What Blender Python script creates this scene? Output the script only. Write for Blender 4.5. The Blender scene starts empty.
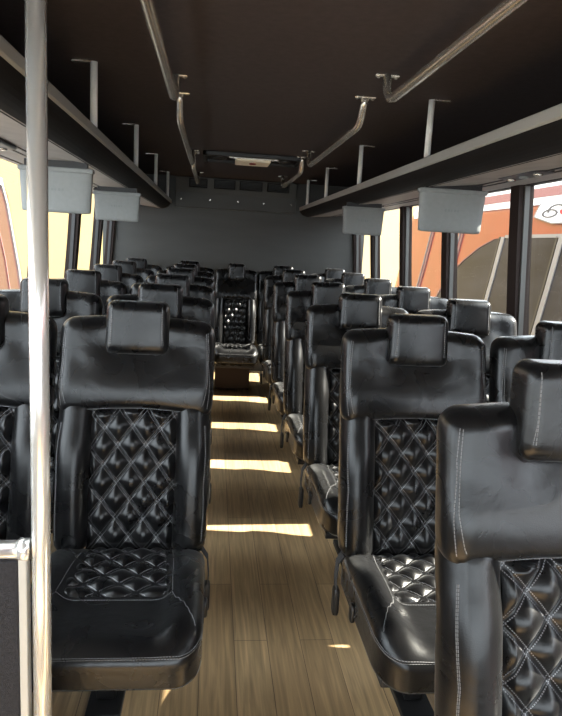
import bpy, bmesh, math, random
from math import sin, cos, pi, radians
from mathutils import Vector, Matrix
from mathutils.bvhtree import BVHTree

random.seed(4)
SC = bpy.context.scene
COL = SC.collection
S = 1.08                                  # overall metric scale of the place

# ------------------------------------------------------------------ materials
def mat(name, col, rough=.5, metal=0., spec=.5, noise=None, bump=None, coat=0., emit=None):
    """noise=(scale, dark_factor, light_factor, stretch xyz)  bump=(scale, strength, distance)"""
    m = bpy.data.materials.new(name); m.use_nodes = True
    nt = m.node_tree; N = nt.nodes; L = nt.links
    b = N['Principled BSDF']
    b.inputs['Base Color'].default_value = (*col, 1)
    b.inputs['Roughness'].default_value = rough
    b.inputs['Metallic'].default_value = metal
    b.inputs['Specular IOR Level'].default_value = spec
    b.inputs['Coat Weight'].default_value = coat
    tc = N.new('ShaderNodeTexCoord')
    if noise:
        mp = N.new('ShaderNodeMapping'); mp.inputs['Scale'].default_value = noise[3] if len(noise) > 3 else (1, 1, 1)
        L.new(tc.outputs['Object'], mp.inputs['Vector'])
        n = N.new('ShaderNodeTexNoise'); n.inputs['Scale'].default_value = noise[0]; n.inputs['Detail'].default_value = 6
        L.new(mp.outputs[0], n.inputs['Vector'])
        r = N.new('ShaderNodeMapRange'); r.inputs['From Min'].default_value = .3; r.inputs['From Max'].default_value = .7
        r.inputs['To Min'].default_value = noise[1]; r.inputs['To Max'].default_value = noise[2]
        L.new(n.outputs['Fac'], r.inputs['Value'])
        v = N.new('ShaderNodeVectorMath'); v.operation = 'SCALE'; v.inputs[0].default_value = col
        L.new(r.outputs[0], v.inputs['Scale']); L.new(v.outputs[0], b.inputs['Base Color'])
    if bump:
        n = N.new('ShaderNodeTexNoise'); n.inputs['Scale'].default_value = bump[0]; n.inputs['Detail'].default_value = 5
        L.new(tc.outputs['Object'], n.inputs['Vector'])
        bp = N.new('ShaderNodeBump'); bp.inputs['Strength'].default_value = bump[1]; bp.inputs['Distance'].default_value = bump[2]
        L.new(n.outputs['Fac'], bp.inputs['Height']); L.new(bp.outputs[0], b.inputs['Normal'])
    if emit:
        b.inputs['Emission Color'].default_value = (*emit[0], 1); b.inputs['Emission Strength'].default_value = emit[1]
    return m

def leather(name, quilt=False):
    m = bpy.data.materials.new(name); m.use_nodes = True
    nt = m.node_tree; N = nt.nodes; L = nt.links; b = N['Principled BSDF']
    base = (.0045, .0045, .005)
    b.inputs['Base Color'].default_value = (*base, 1)
    b.inputs['Roughness'].default_value = .33
    b.inputs['Specular IOR Level'].default_value = .42
    b.inputs['Sheen Weight'].default_value = .09; b.inputs['Sheen Roughness'].default_value = .35
    tc = N.new('ShaderNodeTexCoord')
    v = N.new('ShaderNodeTexVoronoi'); v.inputs['Scale'].default_value = 420
    L.new(tc.outputs['Object'], v.inputs['Vector'])
    n = N.new('ShaderNodeTexNoise'); n.inputs['Scale'].default_value = 9; n.inputs['Detail'].default_value = 3
    n.inputs['Distortion'].default_value = .8
    L.new(tc.outputs['Object'], n.inputs['Vector'])
    b1 = N.new('ShaderNodeBump'); b1.inputs['Strength'].default_value = .12; b1.inputs['Distance'].default_value = .0012
    L.new(v.outputs['Distance'], b1.inputs['Height'])
    b2 = N.new('ShaderNodeBump'); b2.inputs['Strength'].default_value = .21; b2.inputs['Distance'].default_value = .012
    L.new(n.outputs['Fac'], b2.inputs['Height']); L.new(b1.outputs[0], b2.inputs['Normal'])
    L.new(b2.outputs[0], b.inputs['Normal']); L.new(b2.outputs[0], b.inputs['Coat Normal'])
    rr = N.new('ShaderNodeMapRange'); rr.inputs['To Min'].default_value = .22; rr.inputs['To Max'].default_value = .34
    L.new(n.outputs['Fac'], rr.inputs['Value']); L.new(rr.outputs[0], b.inputs['Roughness'])
    if quilt:
        def M(op, a, c=None, d=None):
            k = N.new('ShaderNodeMath'); k.operation = op
            for i, x in enumerate((a, c, d)):
                if x is None: continue
                if isinstance(x, (int, float)): k.inputs[i].default_value = x
                else: L.new(x, k.inputs[i])
            return k.outputs[0]
        uv = N.new('ShaderNodeUVMap'); sp = N.new('ShaderNodeSeparateXYZ'); L.new(uv.outputs[0], sp.inputs[0])
        A = M('ADD', sp.outputs[0], sp.outputs[1]); B = M('SUBTRACT', sp.outputs[0], sp.outputs[1])
        def line(a, c):
            d = M('ABSOLUTE', M('SUBTRACT', M('FRACT', M('ADD', a, 100.5)), .5))
            w = M('LESS_THAN', M('ABSOLUTE', M('SUBTRACT', d, .07)), .013)
            return M('MULTIPLY', w, M('LESS_THAN', M('FRACT', M('MULTIPLY', M('ADD', c, 100), 15)), .62))
        f = M('MAXIMUM', line(A, B), line(B, A))
        mx = N.new('ShaderNodeMix'); mx.data_type = 'RGBA'
        mx.inputs[6].default_value = (*base, 1); mx.inputs[7].default_value = (.17, .17, .18, 1)
        L.new(f, mx.inputs[0]); L.new(mx.outputs[2], b.inputs['Base Color'])
    return m

def wood_floor():
    m = bpy.data.materials.new('oak_plank_vinyl'); m.use_nodes = True
    nt = m.node_tree; N = nt.nodes; L = nt.links; b = N['Principled BSDF']
    tc = N.new('ShaderNodeTexCoord'); mp = N.new('ShaderNodeMapping'); mp.inputs['Rotation'].default_value = (0, 0, pi/2)
    L.new(tc.outputs['Object'], mp.inputs['Vector'])
    br = N.new('ShaderNodeTexBrick'); br.inputs['Scale'].default_value = 1
    br.inputs['Brick Width'].default_value = .92; br.inputs['Row Height'].default_value = .105
    br.inputs['Mortar Size'].default_value = .0012; br.inputs['Bias'].default_value = 0; br.offset = .37
    br.inputs['Color1'].default_value = (.45, .30, .155, 1); br.inputs['Color2'].default_value = (.56, .385, .205, 1)
    br.inputs['Mortar'].default_value = (.17, .115, .065, 1)
    L.new(mp.outputs[0], br.inputs['Vector'])
    mp2 = N.new('ShaderNodeMapping'); mp2.inputs['Scale'].default_value = (38, 1.6, 1); L.new(tc.outputs['Object'], mp2.inputs['Vector'])
    n = N.new('ShaderNodeTexNoise'); n.inputs['Scale'].default_value = 2.2; n.inputs['Detail'].default_value = 8; n.inputs['Distortion'].default_value = .6
    L.new(mp2.outputs[0], n.inputs['Vector'])
    r = N.new('ShaderNodeMapRange'); r.inputs['From Min'].default_value = .25; r.inputs['From Max'].default_value = .75
    r.inputs['To Min'].default_value = .62; r.inputs['To Max'].default_value = 1.3; L.new(n.outputs['Fac'], r.inputs['Value'])
    v = N.new('ShaderNodeVectorMath'); v.operation = 'SCALE'
    L.new(br.outputs['Color'], v.inputs[0]); L.new(r.outputs[0], v.inputs['Scale']); L.new(v.outputs[0], b.inputs['Base Color'])
    b.inputs['Roughness'].default_value = .42
    bp = N.new('ShaderNodeBump'); bp.inputs['Strength'].default_value = .15; bp.inputs['Distance'].default_value = .001
    L.new(n.outputs['Fac'], bp.inputs['Height']); L.new(bp.outputs[0], b.inputs['Normal'])
    return m

def glass_mat():
    m = bpy.data.materials.new('window_glass'); m.use_nodes = True
    nt = m.node_tree; N = nt.nodes; L = nt.links; N.clear()
    o = N.new('ShaderNodeOutputMaterial'); t = N.new('ShaderNodeBsdfTransparent'); t.inputs[0].default_value = (.93, .95, .94, 1)
    g = N.new('ShaderNodeBsdfGlossy'); g.inputs['Roughness'].default_value = .03
    mx = N.new('ShaderNodeMixShader'); mx.inputs[0].default_value = .055
    L.new(t.outputs[0], mx.inputs[1]); L.new(g.outputs[0], mx.inputs[2]); L.new(mx.outputs[0], o.inputs[0])
    return m

LEA = leather('black_leather'); QUI = leather('black_quilted_leather', True)
THR = mat('grey_thread', (.15, .15, .155), .7)
BLK = mat('black_plastic', (.012, .012, .013), .4)
FRM = mat('black_powder_coated_steel', (.018, .018, .019), .45, .3)
CHR = mat('polished_chrome', (.92, .92, .90), .17, .70, noise=(3, .93, 1.0, (1, 1, .2)))
STE = mat('brushed_steel', (.78, .74, .66), .26, .85)
ALU = mat('anodised_aluminium', (.42, .42, .40), .45, .15)
POSTM = mat('grey_painted_post', (.80, .80, .77), .4, 0)
CEIL = mat('dark_brown_ceiling_vinyl', (.050, .038, .038), .75, noise=(40, .85, 1.15), bump=(160, .25, .002))
WALLM = mat('dark_grey_wall_vinyl', (.05, .05, .048), .6, noise=(30, .9, 1.1), bump=(120, .2, .002))
REAR = mat('charcoal_rear_wall_vinyl', (.056, .057, .053), .55, noise=(2.5, .85, 1.15, (.6, 1, 3)), bump=(90, .15, .002))
PILL = mat('dark_brown_pillar_trim', (.024, .016, .014), .75, 0, .25)
FASC = mat('black_rack_fascia', (.006, .0055, .0055), .7, 0, .25)
UNDER = mat('grey_rack_underside', (.40, .37, .34), .6, noise=(12, .9, 1.1))
MONI = mat('light_grey_plastic', (.23, .24, .235), .5, noise=(60, .96, 1.04))
MONL = mat('darker_grey_plastic', (.20, .21, .21), .5)
CARP = mat('charcoal_carpet', (.014, .014, .017), .95, noise=(160, .6, 1.5), bump=(400, .6, .004))
FLOOR = wood_floor(); GLASS = glass_mat()
YEL = mat('yellow_painted_render', (.175, .126, .050), .85, noise=(1.2, .93, 1.05), bump=(60, .2, .004))
ORG = mat('orange_vehicle_paint', (.195, .022, .011), .35, coat=.5, noise=(2, .93, 1.05))
BRN = mat('russet_vehicle_paint', (.033, .0065, .003), .4, coat=.3, noise=(2, .9, 1.08))
WHT = mat('white_vehicle_paint', (.70, .69, .69), .35, coat=.3)
RED = mat('faded_red_band', (.21, .085, .09), .4)
REDL = mat('red_lettering', (.34, .018, .025), .5)
TINT = mat('tinted_vehicle_glass', (.022, .020, .022), .35, 0, .15, noise=(1.6, .6, 1.6, (1, .5, 2)))
TRM = mat('pale_grey_trim', (.20, .185, .18), .4, .2)
PUR = mat('dull_mauve_seam', (.14, .06, .055), .5)
TYRE = mat('black_tyre_rubber', (.02, .02, .02), .8)
CONC = mat('pale_concrete', (.34, .34, .34), .9, noise=(1.5, .85, 1.1), bump=(20, .3, .01))
LAMPM = mat('cream_lamp_lens', (.85, .78, .62), .4, emit=((1, .86, .62), .04))
BUSX = mat('white_bus_shell_paint', (.7, .7, .68), .4)

# ------------------------------------------------------------------ mesh helpers
def mesh_obj(name, verts, faces, m, parent=None, smooth=False, uvs=None):
    me = bpy.data.meshes.new(name); me.from_pydata([tuple(v) for v in verts], [], faces)
    if uvs:
        ul = me.uv_layers.new(name='UVMap')
        for lp in me.loops: ul.data[lp.index].uv = uvs[lp.vertex_index]
    me.materials.append(m)
    bm = bmesh.new(); bm.from_mesh(me); bmesh.ops.recalc_face_normals(bm, faces=bm.faces); bm.to_mesh(me); bm.free()
    if smooth: me.shade_smooth()
    o = bpy.data.objects.new(name, me); COL.objects.link(o)
    if parent: o.parent = parent
    return o

class MB:
    def __init__(s): s.v = []; s.f = []
    def add(s, v, f):
        n = len(s.v); s.v += [Vector(p) for p in v]; s.f += [tuple(i + n for i in q) for q in f]; return s
    def box(s, x0, x1, y0, y1, z0, z1):
        return s.add([(x, y, z) for z in (z0, z1) for y in (y0, y1) for x in (x0, x1)],
                     [(0, 2, 3, 1), (4, 5, 7, 6), (0, 1, 5, 4), (2, 6, 7, 3), (0, 4, 6, 2), (1, 3, 7, 5)])
    def prism(s, poly, a, b, axis):          # polygon in the two other axes, extruded along axis from a to b
        n = len(poly)
        def P(p, t): return (t, p[0], p[1]) if axis == 'x' else (p[0], t, p[1]) if axis == 'y' else (p[0], p[1], t)
        return s.add([P(p, a) for p in poly] + [P(p, b) for p in poly],
                     [tuple(range(n))[::-1], tuple(range(n, 2*n))] + [(i, (i+1) % n, n+(i+1) % n, n+i) for i in range(n)])
    def tube(s, pts, r, seg=12, caps=True):
        pts = [Vector(p) for p in pts]; n = len(pts); rings = []
        up = None; base = len(s.v)
        for i, p in enumerate(pts):
            t = (pts[min(i+1, n-1)] - pts[max(i-1, 0)]).normalized()
            if up is None: up = t.orthogonal().normalized()
            up = (up - t*up.dot(t)).normalized(); w = t.cross(up)
            rr = r[i] if isinstance(r, (list, tuple)) else r
            for k in range(seg):
                a = 2*pi*k/seg; s.v.append(p + up*cos(a)*rr + w*sin(a)*rr)
        for i in range(n-1):
            for k in range(seg):
                s.f.append((base+i*seg+k, base+i*seg+(k+1) % seg, base+(i+1)*seg+(k+1) % seg, base+(i+1)*seg+k))
        if caps:
            s.f.append(tuple(base+k for k in range(seg))[::-1]); s.f.append(tuple(base+(n-1)*seg+k for k in range(seg)))
        return s
    def rbox(s, c, d, r, n=8, fn=None):
        bm = bmesh.new(); bmesh.ops.create_cube(bm, size=2)
        bmesh.ops.subdivide_edges(bm, edges=bm.edges[:], cuts=n, use_grid_fill=True)
        h = Vector(d)/2
        if not isinstance(r, (tuple, list)): r = (r, r, r)
        for v in bm.verts:
            q = Vector((math.copysign(abs(x)**.75, x) for x in v.co))   # crowd the grid towards the edges
            p = Vector((q[i]*h[i] for i in range(3)))
            inner = Vector((max(-(h[i]-r[i]), min(h[i]-r[i], p[i])) for i in range(3)))
            dd = Vector(((p[i]-inner[i])/r[i] for i in range(3)))
            if dd.length > 1e-9:
                mx = max(abs(x) for x in dd); dd = dd.normalized()*mx
            p = inner + Vector((dd[i]*r[i] for i in range(3)))
            p += Vector(c)
            if fn: p = Vector(fn(p))
            v.co = p
        bm.verts.index_update()
        s.add([v.co.copy() for v in bm.verts], [tuple(v.index for v in f.verts) for f in bm.faces]); bm.free(); return s
    def build(s, name, m, parent=None, smooth=False): return mesh_obj(name, s.v, s.f, m, parent, smooth)

def bevel(o, w=.004, seg=2):
    b = o.modifiers.new('bevel', 'BEVEL'); b.width = w; b.segments = seg; b.limit_method = 'ANGLE'; b.angle_limit = radians(40)
    return o

def empty(name, loc=(0, 0, 0)):
    o = bpy.data.objects.new(name, None); COL.objects.link(o); o.location = loc; o.empty_display_size = .1; return o
def tag(o, label=None, cat=None, group=None, kind=None):
    if label: o['label'] = label
    if cat: o['category'] = cat
    if group: o['group'] = group
    if kind: o['kind'] = kind
    return o
def struct(mb, name, m, smooth=False): return tag(mb.build(name, m, None, smooth), kind='structure')
def smooth(a, b, x):
    t = max(0, min(1, (x-a)/(b-a))); return t*t*(3-2*t)

# ------------------------------------------------------------------ the seat
def F(z): return .030 + (z-.98)*.225           # front plane of the leaning backrest
def dashes(bvh_objs, path, mb, off=.0007, dash=.0052, gap=.0014, r=.0007):
    """follow path over the surface and lay separate stitches on it"""
    pts = [Vector(p) for p in path]; out = []
    for a, b in zip(pts, pts[1:]):
        L = (b-a).length; n = max(1, int(L/.004))
        for i in range(n): out.append(a.lerp(b, i/n))
    out.append(pts[-1])
    snapped = []
    for p in out:
        best = None
        for t in bvh_objs:
            q, nrm, i, d = t.find_nearest(p)
            if q is not None and (best is None or d < best[2]): best = (q, nrm, d)
        snapped.append((best[0] + best[1]*off, best[1]))
    acc = [0]
    for a, b in zip(snapped, snapped[1:]): acc.append(acc[-1] + (b[0]-a[0]).length)
    def at(t):
        for i in range(len(acc)-1):
            if acc[i+1] >= t:
                k = (t-acc[i])/max(1e-9, acc[i+1]-acc[i]); return snapped[i][0].lerp(snapped[i+1][0], k), snapped[i][1]
        return snapped[-1]
    t = 0
    while t + dash < acc[-1]:
        (p0, n0), (p1, n1) = at(t), at(t+dash)
        d = (p1-p0)
        if d.length > 1e-5:
            d.normalize(); w = d.cross(n0).normalized()*r; h = n0*r
            mb.add([p0-w-h, p0+w-h, p0+w+h*.6, p0-w+h*.6, p1-w-h, p1+w-h, p1+w+h*.6, p1-w+h*.6],
                   [(0, 1, 2, 3), (4, 7, 6, 5), (0, 4, 5, 1), (1, 5, 6, 2), (2, 6, 7, 3), (3, 7, 4, 0)])
        t += dash+gap

def quilt(name, fn, u0, u1, v0, v1, nu, nv, depth, parent, edge_fn=None):
    """fn(s,t)->(pos, normal); s,t in 0..1 ; u,v measured in diamonds"""
    V = []; Fc = []; UV = []
    for j in range(nv+1):
        for i in range(nu+1):
            s, t = i/nu, j/nv
            p, n = fn(s, t); u = u0+(u1-u0)*s; v = v0+(v1-v0)*t
            a = abs(sin(pi*(u+v))); b = abs(sin(pi*(u-v)))
            h = depth*(a*b)**.68
            e = min(1, min(s, 1-s)*14)*min(1, min(t, 1-t)*18)
            h = h*(.35+.65*e) - .010*(1-e)
            V.append(Vector(p)+Vector(n)*h); UV.append((u, v))
    for j in range(nv):
        for i in range(nu):
            k = j*(nu+1)+i; Fc.append((k, k+1, k+nu+2, k+nu+1))
    return mesh_obj(name, V, Fc, QUI, parent, True, UV)

def bvh(o): return BVHTree.FromPolygons([v.co for v in o.data.vertices], [p.vertices[:] for p in o.data.polygons])

def make_seat():
    root = empty('coach_seat')
    # --- upper bolster: a wide pillow that wraps the shoulders, arched underneath
    def f_up(p):
        x, y, z = p
        y += F(z)
        k = smooth(.86, .71, z); z += .020*k*(1-min(1, (x/.20)**2))
        if z > .93: z += .010*(1-(x/.21)**2)
        x *= 1 - .022*smooth(.93, 1.0, z) - .015*smooth(.78, .70, z)
        q = ((x/.13)**2 + ((z-.925)/.055)**2)
        if y < F(z)+.05: y += .020*math.exp(-q*1.3)                 # dent under the headrest
        if y < F(z)+.05: y -= .010*math.exp(-((z-.80)/.05)**2)
        y += .006*sin(x*31+z*17)*math.exp(-((abs(x)-.12)/.05)**2)*smooth(.84, .9, z)
        return (x, y, z)
    up = MB().rbox((0, .047, .853), (.450, .096, .274), (.034, .045, .034), 22, f_up).build('upper_bolster', LEA, root, True)
    # --- headrest pad
    def f_hr(p):
        x, y, z = p; k = smooth(.90, 1.05, z)
        y += .012*k; x *= 1 - .03*k
        y -= .006*(1-(x/.09)**2)*(1 if y < .04 else 0)
        return (x, y, z)
    hr = MB().rbox((0, .044, .971), (.184, .088, .152), (.022, .030, .026), 14, f_hr).build('headrest', LEA, root, True)
    # --- lower backrest: two long side bolsters
    def side(s):
        def f(p):
            x, y, z = p
            t = (z-.345)/.42; w = (x-s*.163)
            x = s*.163 + w + s*.006*sin(pi*max(0, min(1, t)))
            y += F(z) - .014*sin(pi*max(0, min(1, t))) - (.014*(1-(w/.052)**2) if y < .05 else 0) + .014*smooth(.62, .72, z)
            return (x, y, z)
        return f
    bo = []
    for s in (-1, 1):
        bo.append(MB().rbox((s*.166, .050, .555), (.104, .110, .450), (.044, .050, .034), 14, side(s)).build('side_bolster', LEA, root, True))
    def f_bp(s, t):
        z = .345 + .385*t + .018*t*(1-(2*s-1)**2); x = -.122 + .244*s
        zz = z; y = F(zz)+.016 - .010*sin(pi*t) + .006*(1-(2*s-1)**2)
        n = Vector((0, -1, .2)).normalized(); return (x, y, zz), n
    quilt('back_quilting', f_bp, 0, 3.1, .1, 4.05, 84, 108, .021, root)
    # --- shell behind
    MB().rbox((0, .076, .640), (.400, .030, .66), (.03, .014, .04), 8, lambda p: (p[0], p[1]+F(p[2]), p[2])).build('back_shell', LEA, root, True)
    # --- cushion
    def f_cu(p):
        x, y, z = p
        t = (y+.60)/.50
        if z > .28:
            z += .026*smooth(.105, .165, abs(x))*smooth(1.0, .6, t)*smooth(-.02, .2, t)
            z -= .022*smooth(.10, 0, abs(x))*0 + .012*smooth(.05, .5, t)*smooth(.17, .10, abs(x))
        if z < .27: x *= .93; y = y*.97 - .018; z += .020*smooth(.25, .0, t)
        x *= 1 - .06*smooth(.22, 0, t)
        return (x, y, z)
    cu = MB().rbox((0, -.335, .297), (.436, .53, .130), (.055, .065, .040), 26, f_cu).build('seat_cushion', LEA, root, True)
    cb = bvh(cu)
    def f_cq(s, t):
        y = -.085 - .285*t; w = .118 + .026*t; x = -w + 2*w*s
        q, n, i, d = cb.ray_cast(Vector((x, y, .6)), Vector((0, 0, -1)))
        if q is None: q = Vector((x, y, .36))
        return (x, y, q.z - .003), Vector((0, 0, 1))
    quilt('cushion_quilting', f_cq, 0, 3.0, 0, 3.35, 84, 90, .016, root)
    # --- piping and stitching laid over the pads
    st = MB()
    def loop(z, k):                                                  # round the cushion edge
        pts = []; hx, hy = .2185, .265
        for a in range(-4, 41):
            pass
        r = .055
        P = [(-hx, -.10), (-hx, -.335-hy+r+.01)]
        for i in range(9):
            a = pi + i*pi/16; P.append((-hx+r+r*cos(a), -.60+r+r*sin(a)))
        for i in range(9):
            a = 1.5*pi + i*pi/16; P.append((hx-r+r*cos(a), -.60+r+r*sin(a)))
        P += [(hx, -.10)]
        return [(x, y, z) for x, y in P]
    for z in (.353, .346): dashes([cb], loop(z, 0), st)
    pm = MB(); pts = loop(.3495, 0); sn = []
    for a, b in zip(pts, pts[1:]):
        for i in range(6):
            q, n, _, _ = cb.find_nearest(Vector(a).lerp(Vector(b), i/6)); sn.append(q)
    pm.tube(sn, .0022, 6)
    for s in (-1, 1):                                                # seams from quilt corners to the cushion corners
        L_ = [(s*.142, -.372, .37), (s*.165, -.43, .37), (s*.192, -.520, .36)]
        dashes([cb], L_, st)
        dashes([cb], [(s*(.118+.026*t), -.085-.285*t, .37) for t in (0, .5, 1)], st)
    dashes([cb], [(-.142, -.374, .37), (.142, -.374, .37)], st)
    pm.build('piping', LEA, cu, True)
    st.build('stitching', THR, cu)
    ub = bvh(up); hb = bvh(hr); su = MB(); sh = MB()
    for s in (-1, 1):
        dashes([ub], [(s*.205, F(.97)+.0, .965), (s*.211, F(.9), .9), (s*.214, F(.82), .82), (s*.210, F(.74), .745)], su)
        dashes([ub], [(s*.199, F(.97)+.0, .962), (s*.204, F(.9), .9), (s*.205, F(.82), .82), (s*.192, F(.74), .75)], su)
        for dx in (.077, .072):
            dashes([hb], [(s*dx, .0, 1.045), (s*dx, -.01, .98), (s*dx, 0, .925)], sh)
        b_ = bvh(bo[(s+1)//2]); sb = MB()
        for dx in (.207, .202):
            dashes([b_], [(s*dx, F(.71), .70), (s*(dx+.003), F(.55)-.02, .54), (s*dx, F(.37), .37)], sb)
        sb.build('stitching', THR, bo[(s+1)//2])
    dashes([ub], [(x/100, F(.73)+.01, .728+.018*(1-(x/20)**2)) for x in range(-19, 20, 2)], su, off=.001)
    su.build('stitching', THR, up); sh.build('stitching', THR, hr)
    # --- running gear
    f = MB(); f.box(-.19, .19, -.50, -.08, .212, .236); f.box(-.17, -.14, -.12, -.03, .22, .36); f.box(.14, .17, -.12, -.03, .22, .36)
    bevel(f.build('seat_frame', FRM, root), .004)
    p = MB(); p.prism([(-.36, .212), (-.10, .212), (-.16, .02), (-.30, .02)], -.055, -.005, 'x')
    bevel(p.build('pedestal', FRM, root), .004)
    bevel(MB().box(-.075, .015, -.36, -.10, .0, .02).build('foot_plate', FRM, root), .003)
    # belt: webbing from the hip, buckle hanging on the aisle side
    w = MB(); path = [(.190, -.075, .335), (.208, -.085, .345), (.225, -.098, .325), (.230, -.108, .28), (.228, -.112, .245)]
    for a, b in zip(path, path[1:]):
        w.add([(a[0]-.0015, a[1]-.018, a[2]), (a[0]+.0015, a[1]-.018, a[2]), (a[0]+.0015, a[1]+.018, a[2]), (a[0]-.0015, a[1]+.018, a[2]),
               (b[0]-.0015, b[1]-.018, b[2]), (b[0]+.0015, b[1]-.018, b[2]), (b[0]+.0015, b[1]+.018, b[2]), (b[0]-.0015, b[1]+.018, b[2])],
              [(0, 1, 2, 3), (4, 7, 6, 5), (0, 4, 5, 1), (1, 5, 6, 2), (2, 6, 7, 3), (3, 7, 4, 0)])
    belt = w.build('seat_belt', mat('black_webbing', (.03, .03, .032), .8), root)
    bk = MB().rbox((.2265, -.113, .21), (.019, .034, .085), .007, 5).build('buckle', BLK, belt, True)
    MB().rbox((.222, -.30, .285), (.014, .034, .050), (.005, .012, .012), 5).build('recline_lever', BLK, root, True)
    return root

def kids(o): return [c for c in list(bpy.data.objects) if c.parent == o]
def copy_tree(o, parent=None):
    c = o.copy(); COL.objects.link(c); c.parent = parent
    for ch in kids(o): copy_tree(ch, c)
    return c

P_ = .78; YL = 1.86; YR = 1.83
proto = make_seat(); used = [False]
def place(x, y, label, group, flip=False, sx=1, lift=0, back=0):
    o = proto if not used[0] else copy_tree(proto)
    used[0] = True
    o.location = (x, y, lift); o.scale = (sx, 1, 1)
    for ch in kids(o):
        if ch.name.split('.')[0] in ('seat_belt', 'recline_lever'): ch.scale = (-1 if flip else 1, 1, 1)
    return tag(o, label, 'seat', group)

la = ['nearest quilted seat left of the aisle, whole cushion in view beside the chrome pole',
      'black leather aisle seat on the left, second row, headrest directly behind the nearest one',
      'black leather aisle seat on the left, third headrest back along the aisle',
      'black leather aisle seat on the left, fourth headrest back along the aisle',
      'black leather aisle seat on the left, fifth headrest back, just ahead of the last row',
      'black leather seat in the last row, immediately left of the centre seat facing the aisle']
lw = ['black quilted seat at far left edge, behind the chrome pole above the carpeted partition',
      'black leather left window seat whose headrest is crossed by the chrome pole',
      'black leather left window seat, first headrest right of the pole, below the large grey monitor',
      'black leather left window seat, fourth row, headrest beside the narrow left window post',
      'black leather left window seat, fifth row, headrest against the dark rear wall',
      'black leather seat in the last row at the left wall corner']
ra = ['black quilted leather seat nearest the camera at bottom right, cut off by the picture edge',
      'black quilted leather right aisle seat with sunlit cushion, just behind the nearest right seat',
      'black leather right aisle seat, third row from the front, buckle hanging over the sunlit floor',
      'black leather right aisle seat, fourth row, narrow sliver of quilting in view',
      'black leather right aisle seat, fifth row, mostly its side bolsters in view',
      'black leather right aisle seat, sixth row, just ahead of the last row',
      'black leather seat in the last row, immediately right of the centre seat facing the aisle']
rw = ['black window seat at the right picture edge, sunlit headrest behind the nearest right seat',
      'black right window seat, sunlit headrest just left of the widest window post',
      'black leather right window seat, third sunlit headrest, below the orange vehicle',
      'black leather right window seat, fourth sunlit headrest, against the yellow wall view',
      'black leather right window seat, fifth sunlit headrest, below the small grey monitor',
      'black leather seat in the last row at the right wall corner']
for i in range(6): place(-.213, YL+P_*i, la[i], 'seats left of the aisle')
for i in range(6): place(-.675, YL+P_*i, lw[i], 'window seats on the left')
for i in range(-1, 6): place(.618 if i >= 0 else .640, YR+P_*i, ra[i+1], 'seats right of the aisle', True)
for i in range(6): place(1.082, YR-.025+P_*i, rw[i], 'window seats on the right', True)
ms = place(.2025, YR+P_*5-.02, 'black quilted leather centre seat of the last row, facing straight down the aisle', None, True, .84)
for o in list(bpy.data.objects):
    if o.type == 'EMPTY' and o.get('label') == ra[0]:
        o.scale = (1.03, 1, .975); o.location.y = 1.0
        for ch in kids(o):
            if ch.name.startswith('headrest'): ch.location.z = -.130; ch.location.x = -.012; ch.scale.z = 1.16
    if o.name.startswith('seat_belt') and o.parent is not None and (o.parent == ms or o.parent.get('label') in (la[5], ra[6])):
        for c_ in kids(o): bpy.data.objects.remove(c_)
        bpy.data.objects.remove(o)
bevel(MB().box(-.19, .15, -.44, -.04, .021, .211).build('base_box', PILL, ms), .006)

# ------------------------------------------------------------------ the coach body
Y0, Y1 = -1.35, 6.20
ZC = 1.805
def xl(z): return -.98 + .055*max(0, (z-.88)/.67)
def xr(z): return 1.385 - .062*max(0, (z-.88)/.67)
SILL, TOP = .66, 1.55
struct(MB().box(-1.03, 1.43, Y0-.05, Y1+.05, -.06, 0), 'floor', FLOOR)
struct(MB().box(-1.0, 1.40, Y0-.05, Y1+.05, ZC, ZC+.06), 'ceiling', CEIL)
def sidewall(fx, s, name):
    w = MB()
    w.prism([(fx(0), 0), (fx(SILL), SILL), (fx(SILL)+s*.05, SILL), (fx(0)+s*.05, 0)], Y0 if s < 0 else .62, Y1, 'y')
    w.prism([(fx(TOP), TOP), (fx(ZC), ZC), (fx(ZC)+s*.05, ZC), (fx(TOP)+s*.05, TOP)], Y0, Y1, 'y')
    if s > 0: w.prism([(fx(0), 0), (fx(SILL), SILL), (fx(SILL)+s*.05, SILL), (fx(0)+s*.05, 0)], Y0, -.75, 'y')
    return struct(w, name, WALLM)
sidewall(xl, -1, 'wall_left'); sidewall(xr, 1, 'wall_right')
# rear wall with a stepped head panel
struct(MB().box(-1.03, 1.43, Y1, Y1+.05, 0, ZC), 'wall_rear', REAR)
# front wall: dash below a wide windscreen opening
fw = MB(); fw.box(-1.03, 1.43, Y0-.05, Y0, 0, .50); fw.box(-1.03, 1.43, Y0-.05, Y0, 1.74, ZC); fw.box(-1.03, -.93, Y0-.05, Y0, .50, 1.74); fw.box(1.33, 1.43, Y0-.05, Y0, .50, 1.74)
struct(fw, 'wall_front', WALLM)
nwin = [0]; ntr = [0]
def pane(fx, s, y0, y1):
    nwin[0] += 1
    a, b = SILL, TOP
    g = MB().add([(fx(a)+s*.03, y0, a), (fx(a)+s*.03, y1, a), (fx(b)+s*.03, y1, b), (fx(b)+s*.03, y0, b)], [(0, 1, 2, 3)])
    w = struct(g, 'window_%d' % nwin[0], GLASS)
    f = MB()
    for z0, z1 in ((a-.004, a+.022), (b-.006, b+.004)):
        f.prism([(fx(z0)+s*.012, z0), (fx(z1)+s*.012, z1), (fx(z1)+s*.045, z1), (fx(z0)+s*.045, z0)], y0, y1, 'y')
    f.build('window_frame', BLK, w)
    return w
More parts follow.
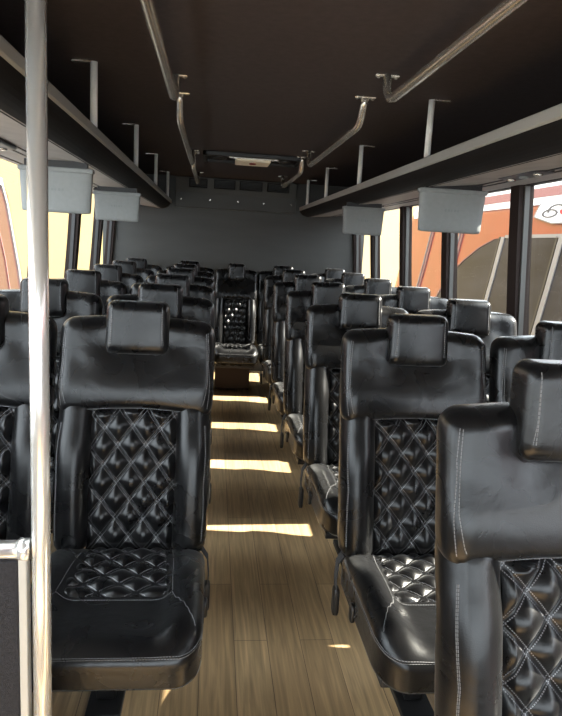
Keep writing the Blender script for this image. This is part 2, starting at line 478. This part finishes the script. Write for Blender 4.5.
def pillar(fx, s, yc, w=.085, d=.055):
    ntr[0] += 1; h = w/2
    V = []; n = 8                                # gently bowed pillar
    for i in range(n+1):
        z = SILL + (TOP-SILL)*i/n; x = fx(z) - s*.006*sin(pi*i/n)
        V += [(x-s*.022, yc-h, z), (x-s*.022, yc+h, z), (x+s*(d-.01), yc+h, z), (x+s*(d-.01), yc-h, z)]
    Fc = [(0, 1, 2, 3), tuple(4*n+k for k in (3, 2, 1, 0))]
    for i in range(n):
        for k in range(4): Fc.append((4*i+k, 4*i+(k+1) % 4, 4*i+4+(k+1) % 4, 4*i+4+k))
    o = struct(MB().add(V, Fc), 'trim_%d' % ntr[0], PILL)
    g = MB(); 
    for sy in (-1,): 
        g.prism([(fx(SILL)+s*.000, SILL+.01), (fx(TOP)+s*.000, TOP-.01), (fx(TOP)+s*.022, TOP-.01), (fx(SILL)+s*.022, SILL+.01)], yc+sy*h-.012, yc+sy*h-.001, 'y')
    tag(g.build('rubber_channel', TRMG if s > 0 else BLK, o)); return o
TRMG = mat('grey_window_channel', (.085, .085, .08), .5)
PL = [.10, 1.0, 1.9, 2.80, 3.70, 4.60, 5.50]; PR = [.62, 1.22, 2.00, 2.80, 3.68, 4.56, 5.45]
for L_, fx, s in ((PL, xl, -1), (PR, xr, 1)):
    ys = [Y0] + L_ + [Y1]
    for i, (a, b) in enumerate(zip(ys, ys[1:])):
        if s > 0 and i == 0: continue                # door opening
        pane(fx, s, a+(0 if i == 0 else .042), b-(0 if i == len(ys)-2 else .042))
    for y in L_: pillar(fx, s, y, .26 if y == 2.00 else .085)  # one right pillar, out of view, widened to block sun from the aisle
    pillar(fx, s, Y1-.03, .06)
ntr[0] += 1
struct(MB().prism([(xr(1.075)-.004, 1.075), (xr(1.55)-.004, 1.55), (xr(1.55)+.02, 1.55), (xr(1.075)+.02, 1.075)], 1.262, 1.872, 'y'), 'trim_%d' % ntr[0], WALLM)  # added panel, out of view, keeps direct sun off the floor and left seat
ws = MB().add([(-.93, Y0-.02, .50), (1.33, Y0-.02, .50), (1.33, Y0-.02, 1.74), (-.93, Y0-.02, 1.74)], [(0, 1, 2, 3)])
struct(ws, 'window_%d' % (nwin[0]+1), GLASS)
# sill trims
for nm, fx, s in (('baseboard_left', xl, -1), ('baseboard_right', xr, 1)):
    b = MB().prism([(fx(0), 0), (fx(0)-s*.012, 0), (fx(0)-s*.012, .09), (fx(0), .09)], .40, Y1, 'y'); struct(b, nm, BLK)

# rear air panel with four grilles
ap = empty('rear_air_panel', (.2, Y1, 1.66))
tag(ap, 'dark air panel with four grilles across the top of the rear wall', 'air vent panel')
bevel(MB().prism([(-.05, -.135), (-.05, .0), (-.075, .140), (0, .140), (0, -.135)], -.575, .545, 'x').build('panel', REAR, ap), .006)
for x0, x1 in ((-.45, -.285), (-.225, -.03), (.01, .22), (.265, .47)):
    g = MB(); g.prism([(-.085, .045), (-.085, .125), (-.05, .125), (-.05, .045)], x0, x0+.008, 'x'); g.prism([(-.085, .045), (-.085, .125), (-.05, .125), (-.05, .045)], x1-.008, x1, 'x')
    g.box(x0, x1, -.085, -.05, .117, .125); g.box(x0, x1, -.085, -.05, .045, .053)
    v = g.build('vent_grille', FASC, ap)
    m_ = MB()
    for k in range(5): m_.add([(x0, -.082, .056+k*.012), (x1, -.082, .056+k*.012), (x1, -.066, .064+k*.012), (x0, -.066, .064+k*.012), (x0, -.082, .059+k*.012), (x1, -.082, .059+k*.012), (x1, -.066, .067+k*.012), (x0, -.066, .067+k*.012)],
                              [(0, 1, 2, 3), (4, 7, 6, 5), (0, 4, 5, 1), (1, 5, 6, 2), (2, 6, 7, 3), (3, 7, 4, 0)])
    m_.build('louvre', BLK, v)
for x in (-.52, -.255, 0, .24, .50):
    MB().tube([(x, -.062, -.06), (x, -.052, -.06)], .006, 8).build('screw', STE, ap)

# overhead racks
def rack(s, xe, fx, label, posts, group):
    r = empty('overhead_rack', (xe, 3.0, 1.50)); tag(r, label, 'luggage rack')
    ya, yb = -1.0-3.0, Y1-.01-3.0
    q = lambda pts: [(s*a, z) for a, z in pts]
    wall = abs(fx(1.53)-xe)-.002
    rail = MB().prism(q([(0, .055), (-.004, .060), (-.004, .086), (0, .090), (.022, .090), (.026, .084), (.026, .055)]), ya, yb, 'y').build('edge_rail', ALU, r); bevel(rail, .003)
    arc = [(.004, .055)] + [(.006+.095*(1-cos(a)), .055-.052*sin(a)) for a in [k*pi/2/8 for k in range(1, 9)]]
    fa = MB().prism(q(arc + [(.101, .016), (.03, .05), (.024, .055)]), ya, yb, 'y').build('fascia', FASC, r, False)
    un = MB().prism(q([(.090, .003), (wall, .045), (wall, .060), (.090, .018)]), ya, yb, 'y').build('underside_panel', UNDER, r)
    for k, dz in ((.30, .006), (.36, .0)):
        zz = .003 + .042*(wall*0+k-.09)/(wall-.09)
        MB().prism(q([(k-.004, zz-.004), (k+.004, zz-.004), (k+.004, zz+.006), (k-.004, zz+.006)]), ya, yb, 'y').build('cable_channel', BLK, r)
    for y in posts:
        yy = y-3.0
        p = MB().tube([(s*.012, yy, .09), (s*.012, yy, ZC-1.50-.004)], .0125, 14).build('support_post', POSTM, r, True)
        b = MB().box(min(s*.006, s*.085), max(s*.006, s*.085), yy-.009, yy+.009, ZC-1.50-.008, ZC-1.50); bevel(b.build('post_bracket', STE, p), .002)
    return r
rack(-1, -.412, xl, 'long dark overhead luggage rack with grey edge rail on the left side', [1.16, 2.355, 3.555, 4.70, 5.85], 0)
rack(1, .785, xr, 'long dark overhead luggage rack with grey edge rail on the right side', [1.30, 2.50, 3.69, 4.80, 5.78], 0)

# fold-down monitors
def monitor(x, y, w, h, z, label):
    m = empty('fold_down_monitor', (x, y, z)); tag(m, label, 'monitor', 'monitors under the luggage racks')
    def f(p):
        k = 1 - .05*smooth(0, -h, p[2]); return (p[0]*k, p[1] + .12*p[2]*0, p[2])
    MB().rbox((0, 0, -h/2), (w, .028, h), (.010, .010, .010), 8, f).build('screen_case', MONI, m, True)
    bevel(MB().box(-w/2-.004, w/2+.004, -.021, .021, -.022, -.004).build('hinge_bar', MONI, m), .004)
    MB().box(-w/2+.02, w/2-.02, -.012, .012, -.006, .022).build('bracket', BLK, m)
    MB().box(-w*.42, w*.42, .0135, .0155, -h*.9, -.03).build('screen', BLK, m)
    b = MB()
    for i, ww in enumerate((.008, .009, .006, .009, .007)): b.box(-.032+i*.0135, -.032+i*.0135+ww, -.0150, -.0138, -h*.53, -h*.53+.010)
    b.build('badge', MONL, m)
monitor(-.628, 2.70, .280, .178, 1.487, 'large grey fold-down monitor hanging from the left rack, crossed by the chrome pole')
monitor(-.560, 3.85, .258, .165, 1.480, 'smaller grey fold-down monitor on the left, farther back beside the rear wall')
monitor(.985, 2.70, .285, .182, 1.503, 'large pale grey fold-down monitor hanging from the right rack beside the window posts')
monitor(.910, 4.02, .258, .172, 1.492, 'smaller grey fold-down monitor on the right, farther back against the yellow view')

# reading light and air nozzle consoles under the racks
def console(x, y, z, label, s):
    c = empty('service_console', (x, y, z)); tag(c, label, 'reading light console', 'service consoles under the racks')
    MB().rbox((0, 0, -.006), (.085, .30, .018), (.02, .03, .007), 6).build('housing', BLK, c, True)
    for k, yy in enumerate((-.10, 0, .10)):
        MB().tube([(0, yy, -.014), (0, yy, -.020), (0, yy, -.022)], [.017, .017, .010], 14).build('nozzle' if k != 1 else 'lamp_lens', STE if k != 1 else MONI, c, True)
rows = ['nearest', 'second', 'third', 'fourth', 'fifth']
for i, y in enumerate((2.25, 3.10, 4.45, 5.25)):
    console(1.075, y, 1.529, 'black reading light console under the right rack, %s from the front' % rows[i], 1)
for i, y in enumerate((2.30, 3.28, 4.45, 5.25)):
    console(-.74, y, 1.521, 'black reading light console under the left rack, %s from the front' % rows[i], -1)

# ceiling grab rails
def grab(x, ya, yb, label, a_up=True):
    g = empty('grab_rail', (x, (ya+yb)/2, ZC)); tag(g, label, 'grab rail', 'ceiling grab rails')
    c = (ya+yb)/2; z = -.095; pts = []
    if a_up: pts += [(0, ya-c-.01, -.002), (0, ya-c+.005, -.03), (0, ya-c+.03, -.068), (0, ya-c+.07, -.09)]
    pts += [(0, ya-c+.12, z)] + [(0, ya-c+.12+(yb-ya-.24)*k/6, z) for k in range(1, 6)] + [(0, yb-c-.12, z), (0, yb-c-.06, -.085), (0, yb-c-.02, -.055), (0, yb-c, -.002)]
    MB().tube(pts, .0150, 14).build('rail', STE, g, True)
    for yy in ((ya-c-.01, yb-c) if a_up else (yb-c,)):
        f = MB().box(-.04, .04, yy-.012, yy+.012, -.006, 0).build('mounting_flange', STE, g); bevel(f, .002)
        b = MB()
        for dx in (-.03, .03): b.tube([(dx, yy, -.006), (dx, yy, -.011)], .006, 8)
        b.build('bolt', STE, f)
grab(-.157, -.9, 2.45, 'long steel ceiling grab rail on the left, nearest one, ending at mid ceiling')
grab(-.160, 2.74, 4.38, 'steel ceiling grab rail on the left, middle one')
grab(-.160, 4.50, 5.75, 'steel ceiling grab rail on the left, farthest and shortest')
grab(.548, -.9, 2.22, 'long steel ceiling grab rail on the right, nearest one, running out of the top')
grab(.550, 2.56, 4.05, 'steel ceiling grab rail on the right with bent end, middle one')
grab(.552, 4.35, 5.60, 'steel ceiling grab rail on the right, farthest and shortest')

# roof hatch and lamp
hx = empty('ceiling_light', (.235, 4.53, ZC)); tag(hx, 'wide dark ceiling fitting with cream lit centre near the rear', 'ceiling light')
h = MB(); h.box(-.33, .33, -.19, -.165, -.03, 0); h.box(-.33, .33, .165, .19, -.03, 0); h.box(-.33, -.305, -.19, .19, -.03, 0); h.box(.305, .33, -.19, .19, -.03, 0)
bevel(h.build('frame', BLK, hx), .005)
MB().box(-.305, .305, -.165, .165, -.012, -.001).build('cover_panel', FASC, hx)
bevel(MB().box(-.115, .115, -.13, .13, -.045, -.012).build('lamp_lens', LAMPM, hx), .006)
MB().box(-.16, .16, -.155, -.135, -.034, -.012).build('chrome_strip', STE, hx)
MB().tube([(0, -.02, -.045), (0, -.02, -.052)], .022, 16).build('red_knob', REDL, hx, True)
for s in (-1, 1):
    MB().tube([(s*.225, 0, -.012), (s*.225, 0, -.03)], [.055, .045], 18).build('speaker_cap', BLK, hx, True)

# chrome stanchion and the carpeted partition
sp = empty('stanchion_pole', (-.2855, 1.10, 0)); tag(sp, 'upright polished chrome pole from floor to ceiling at the left', 'pole')
MB().tube([(0, 0, .012), (0, 0, .9), (0, 0, ZC-.012)], .0162, 32).build('tube', CHR, sp, True)
for z0, z1 in ((0, .012), (ZC-.012, ZC)):
    MB().tube([(0, 0, z0), (0, 0, z1)], .036, 24).build('flange', CHR, sp, True)
pt = empty('partition', (-.64, 1.10, 0)); tag(pt, 'low charcoal carpeted partition panel with chrome top rail at bottom left', 'partition')
bevel(MB().box(-.335, .318, -.012, .012, .03, .662).build('carpet_panel', CARP, pt), .004)
MB().tube([(-.335, 0, .678), (.320, 0, .678)], .0165, 20).build('top_rail', CHR, pt, True)
bevel(MB().box(.318, .332, -.013, .013, .03, .670).build('side_channel', ALU, pt), .002)
bevel(MB().box(-.335, .318, -.02, .02, .0, .03).build('floor_channel', ALU, pt), .002)
MB().tube([(.318, 0, .678), (.335, 0, .678)], .020, 16).build('rail_socket', CHR, pt, True)

# ------------------------------------------------------------------ outside
G = -.90
struct(MB().box(-40, 40, -30, 50, G-.2, G), 'ground', CONC)
# yellow building, face turned towards camera and sun
yb = MB(); c45 = Vector((.72, .694, 0)); nrm = Vector((.694, -.72, 0))
A = Vector((-12.0, 5.6, G)); B = A + c45*34
th = -nrm*4
V = [A, B, B+th, A+th]; yb.add(V + [v+Vector((0, 0, 7.5)) for v in V], [(0, 3, 2, 1), (4, 5, 6, 7), (0, 1, 5, 4), (1, 2, 6, 5), (2, 3, 7, 6), (3, 0, 4, 7)])
yo = yb.build('yellow_building', YEL); tag(yo, 'bright sunlit yellow building wall outside the left and rear windows', 'building')

def vehicle(name, s, x0, ya, yb_, top, paint, label, cat):
    """coach body parked alongside: s=+1 stands on the right. returns side function"""
    v = empty(name, (x0+s*1.2, (ya+yb_)/2, G)); tag(v, label, cat)
    ox, oy = x0+s*1.2, (ya+yb_)/2
    X = lambda z: x0 + s*.16*(z-.7)
    prof = [(X(-.45)+s*.02, -.45), (X(-.3), -.3), (x0, .7), (X(top-.28), top-.28), (X(top-.1)+s*.03, top-.10), (X(top)+s*.16, top-.01), (x0+s*1.3, top+.03)]
    prof = prof + [(x0+s*2.4, top-.1), (x0+s*2.45, .7), (x0+s*2.4, -.45)]
    body = MB(); n = len(prof)
    rings = []
    for (y, k) in ((ya, .9), (ya+.1, 1), (yb_-.30, 1), (yb_-.12, .985), (yb_-.03, .94), (yb_, .86)):
        rings.append([(ox+(px-ox)*k, y, G+.9+(-.45+(pz+.45)*(1-(1-k)*.7))) for px, pz in prof])
    V = [Vector(p)-Vector((ox, oy, G)) for r in rings for p in r]
    Fc = [tuple(range(n)), tuple(range(len(V)-n, len(V)))]
    for i in range(len(rings)-1):
        for k in range(n): Fc.append((i*n+k, i*n+(k+1) % n, (i+1)*n+(k+1) % n, (i+1)*n+k))
    body.add(V, Fc); body.build('body', paint, v)
    def slab(nm, poly, m, off=.012, par=v):                      # poly in (Y,z) laid on the leaning side, with thickness
        n_ = len(poly); P = []
        for o_ in (-s*off, s*.02):
            P += [(X(z)+o_-ox, y-oy, z-G) for y, z in poly]
        Fq = [tuple(range(n_)), tuple(range(n_, 2*n_))[::-1]] + [(i, (i+1) % n_, n_+(i+1) % n_, n_+i) for i in range(n_)]
        return mesh_obj(nm, P, Fq, m, par)
    for wy in (ya+2.2, yb_-2.4):
        w = MB().tube([(x0-s*.20-ox, wy-oy, .46), (x0+s*.30-ox, wy-oy, .46)], .46, 28).build('wheel', TYRE, v)
        MB().tube([(x0-s*.22-ox, wy-oy, .46), (x0+s*.1-ox, wy-oy, .46)], .24, 20).build('hub', STE, w)
        w = MB().tube([(x0+s*2.1-ox, wy-oy, .46), (x0+s*2.38-ox, wy-oy, .46)], .46, 28).build('wheel', TYRE, v)
    return v, slab

vr, slab = vehicle('shuttle_bus', 1, 3.1, -3.5, 11.0, 2.02, ORG, 'orange shuttle bus with white roof band parked outside the right windows', 'bus')
slab('white_roof_band', [(-3.3, 1.775), (10.6, 1.775), (10.7, 1.86), (10.5, 2.02), (-3.3, 2.02)], WHT, .012)
slab('red_band', [(-3.3, 1.85), (10.3, 1.85), (10.3, 1.945), (-3.3, 1.945)], RED, .018)
arc = [(8.95, .10), (8.75, .50), (8.60, .72), (8.38, .96), (8.02, 1.16), (7.62, 1.33), (7.25, 1.43), (6.9, 1.455)]
gl = slab('side_glass', [(-3.2, .10)] + arc + [(-3.2, 1.455)], TINT, .012)
def strip(pts, w, m, nm, off=.02, par=vr):
    for (a, b) in [(pts, None)]:
        L1 = [(y-w/2, z) for y, z in a]; L2 = [(y+w/2, z) for y, z in a][::-1]
        return slab(nm, L1+L2, m, off, par)
for y in (7.05, 5.80, 3.9, 1.9): strip([(y+.03, .10), (y, 1.0), (y, 1.455)], .085, TRM, 'window_post', .022)
for y in (7.13, 5.88): strip([(y+.03, .10), (y, 1.0), (y, 1.455)], .035, BLK, 'window_seal', .020)
a2 = [(y+.05, z) for y, z in arc]; slab('glass_edge', arc + a2[::-1], PUR, .018)
slab('glass_head_trim', [(-3.2, 1.44), (7.0, 1.44), (7.0, 1.475), (-3.2, 1.475)], TRM, .02)
for y in (9.50, 8.32): strip([(y+.05, .45), (y, 1.0), (y-.02, 1.74)], .06, PUR, 'body_seam', .014)
for y in (9.60, 8.42): strip([(y+.05, .45), (y, 1.0), (y-.02, 1.74)], .02, TRM, 'body_seam', .016)
slab('rub_rail', [(-3.3, .00), (10.7, .00), (10.7, .06), (-3.3, .06)], TRM, .02)
# white name plate with grey ring lettering and a red heart
pl = slab('name_plate', [(6.42, 1.655), (6.36, 1.775), (5.25, 1.79), (5.0, 1.66), (5.3, 1.58), (6.05, 1.585)], WHT, .024)
slab('plate_edge', [(6.45, 1.650), (6.38, 1.785), (6.36, 1.775), (6.42, 1.655), (6.05, 1.585), (5.3, 1.58), (5.3, 1.570), (6.05, 1.573)], TRM, .026)
def ring(yc, zc, ry, rz, w, m, a0=0, a1=2*pi):
    n = 20; o_ = [(yc+ry*cos(a0+(a1-a0)*k/n), zc+rz*sin(a0+(a1-a0)*k/n)) for k in range(n+1)]
    i_ = [(yc+(ry-w*2.4)*cos(a0+(a1-a0)*k/n), zc+(rz-w)*sin(a0+(a1-a0)*k/n)) for k in range(n+1)]
    for k in range(n): slab('lettering', [o_[k], o_[k+1], i_[k+1], i_[k]], m, .030) if False else R_.append([o_[k], o_[k+1], i_[k+1], i_[k]])
R_ = []
ring(6.13, 1.675, .15, .042, .014, TRM); ring(6.02, 1.70, .16, .062, .014, TRM, pi*1.9, pi*2.9)
def many(nm, polys, m, off):
    P = []; Fq = []; ox, oy = vr.location.x, vr.location.y
    for poly in polys:
        b = len(P); n_ = len(poly)
        for o_ in (-off, .01): P += [(3.1+.16*(z-.7)+o_-ox, y-oy, z-G) for y, z in poly]
        Fq += [tuple(b+i for i in range(n_)), tuple(b+n_+i for i in range(n_))[::-1]] + [(b+i, b+(i+1) % n_, b+n_+(i+1) % n_, b+n_+i) for i in range(n_)]
    return mesh_obj(nm, P, Fq, m, vr)
many('ring_lettering', R_, mat('grey_lettering', (.07, .065, .07), .5), .030)
many('heart_mark', [[(5.95, 1.695), (5.88, 1.712), (5.80, 1.700), (5.72, 1.715), (5.62, 1.695), (5.66, 1.665), (5.80, 1.635), (5.92, 1.665)]], REDL, .032)
many('red_lettering', [[(5.5, 1.62), (5.42, 1.62), (5.38, 1.72), (5.46, 1.72)], [(5.55, 1.72), (5.25, 1.72), (5.25, 1.74), (5.55, 1.74)]], REDL, .032)

vl, slab2 = vehicle('parked_van', -1, -3.0, 2.5, 10.7, 2.05, BRN, 'russet orange vehicle with white edge trim outside the far left window', 'van')
slab2('corner_trim', [(10.28, -.2), (10.40, .6), (10.40, 1.6), (10.32, 1.9), (10.22, 1.93), (10.32, 1.6), (10.32, .6), (10.2, -.2)], TRM, .02)
slab2('door_seam', [(9.70, -.2), (9.80, .8), (9.70, 1.6), (9.73, 1.6), (9.83, .8), (9.73, -.2)], PUR, .014)
slab2('roof_trim', [(2.7, 1.88), (10.3, 1.88), (10.3, 1.98), (2.7, 1.98)], WHT, .02)

# ------------------------------------------------------------------ light
w = bpy.data.worlds.new('World'); SC.world = w; w.use_nodes = True
bg = w.node_tree.nodes['Background']; bg.inputs[0].default_value = (.85, .925, 1.0, 1); bg.inputs[1].default_value = 7.2
sd = bpy.data.lights.new('Sun', 'SUN'); sd.energy = 38; sd.angle = radians(.6); sd.color = (1, .93, .80)
so = bpy.data.objects.new('sun', sd); COL.objects.link(so)
d = Vector((-1, -.05, -.73)); so.rotation_euler = d.to_track_quat('-Z', 'Y').to_euler(); so.location = (8, 2, 9)

# ------------------------------------------------------------------ camera
f, yaw, pitch, roll = 644.4, .1106, .1737, .0556
cd = bpy.data.cameras.new('Camera'); cam = bpy.data.objects.new('Camera', cd); COL.objects.link(cam); SC.camera = cam
cd.sensor_fit = 'VERTICAL'; cd.sensor_height = 24; cd.lens = f/716*24; cd.clip_start = .02
fwd = Vector((sin(yaw)*cos(pitch), cos(yaw)*cos(pitch), -sin(pitch)))
right = Vector((cos(yaw), -sin(yaw), 0)); upv = right.cross(fwd)
# the photo is rolled clockwise
r2 = right*cos(roll) + upv*sin(roll); u2 = -right*sin(roll) + upv*cos(roll)
M = Matrix((r2, u2, -fwd)).transposed().to_4x4(); M.translation = Vector((0, 0, 1.382-.15)); cam.matrix_world = M

for o in list(bpy.data.objects):                     # bring everything to metric size
    if o.parent is None and o.type in ('MESH', 'EMPTY'):
        o.location = o.location*S; o.scale = o.scale*S
cam.location = cam.location*S

vs = SC.view_settings; vs.view_transform = 'Standard'; vs.look = 'None'; vs.gamma = 1; vs.exposure = 0; vs.use_curve_mapping = False
SC.cycles.max_bounces = 10; SC.cycles.transparent_max_bounces = 12; SC.cycles.diffuse_bounces = 6; SC.cycles.glossy_bounces = 5
SC.cycles.use_denoising = True; SC.cycles.sample_clamp_indirect = 6
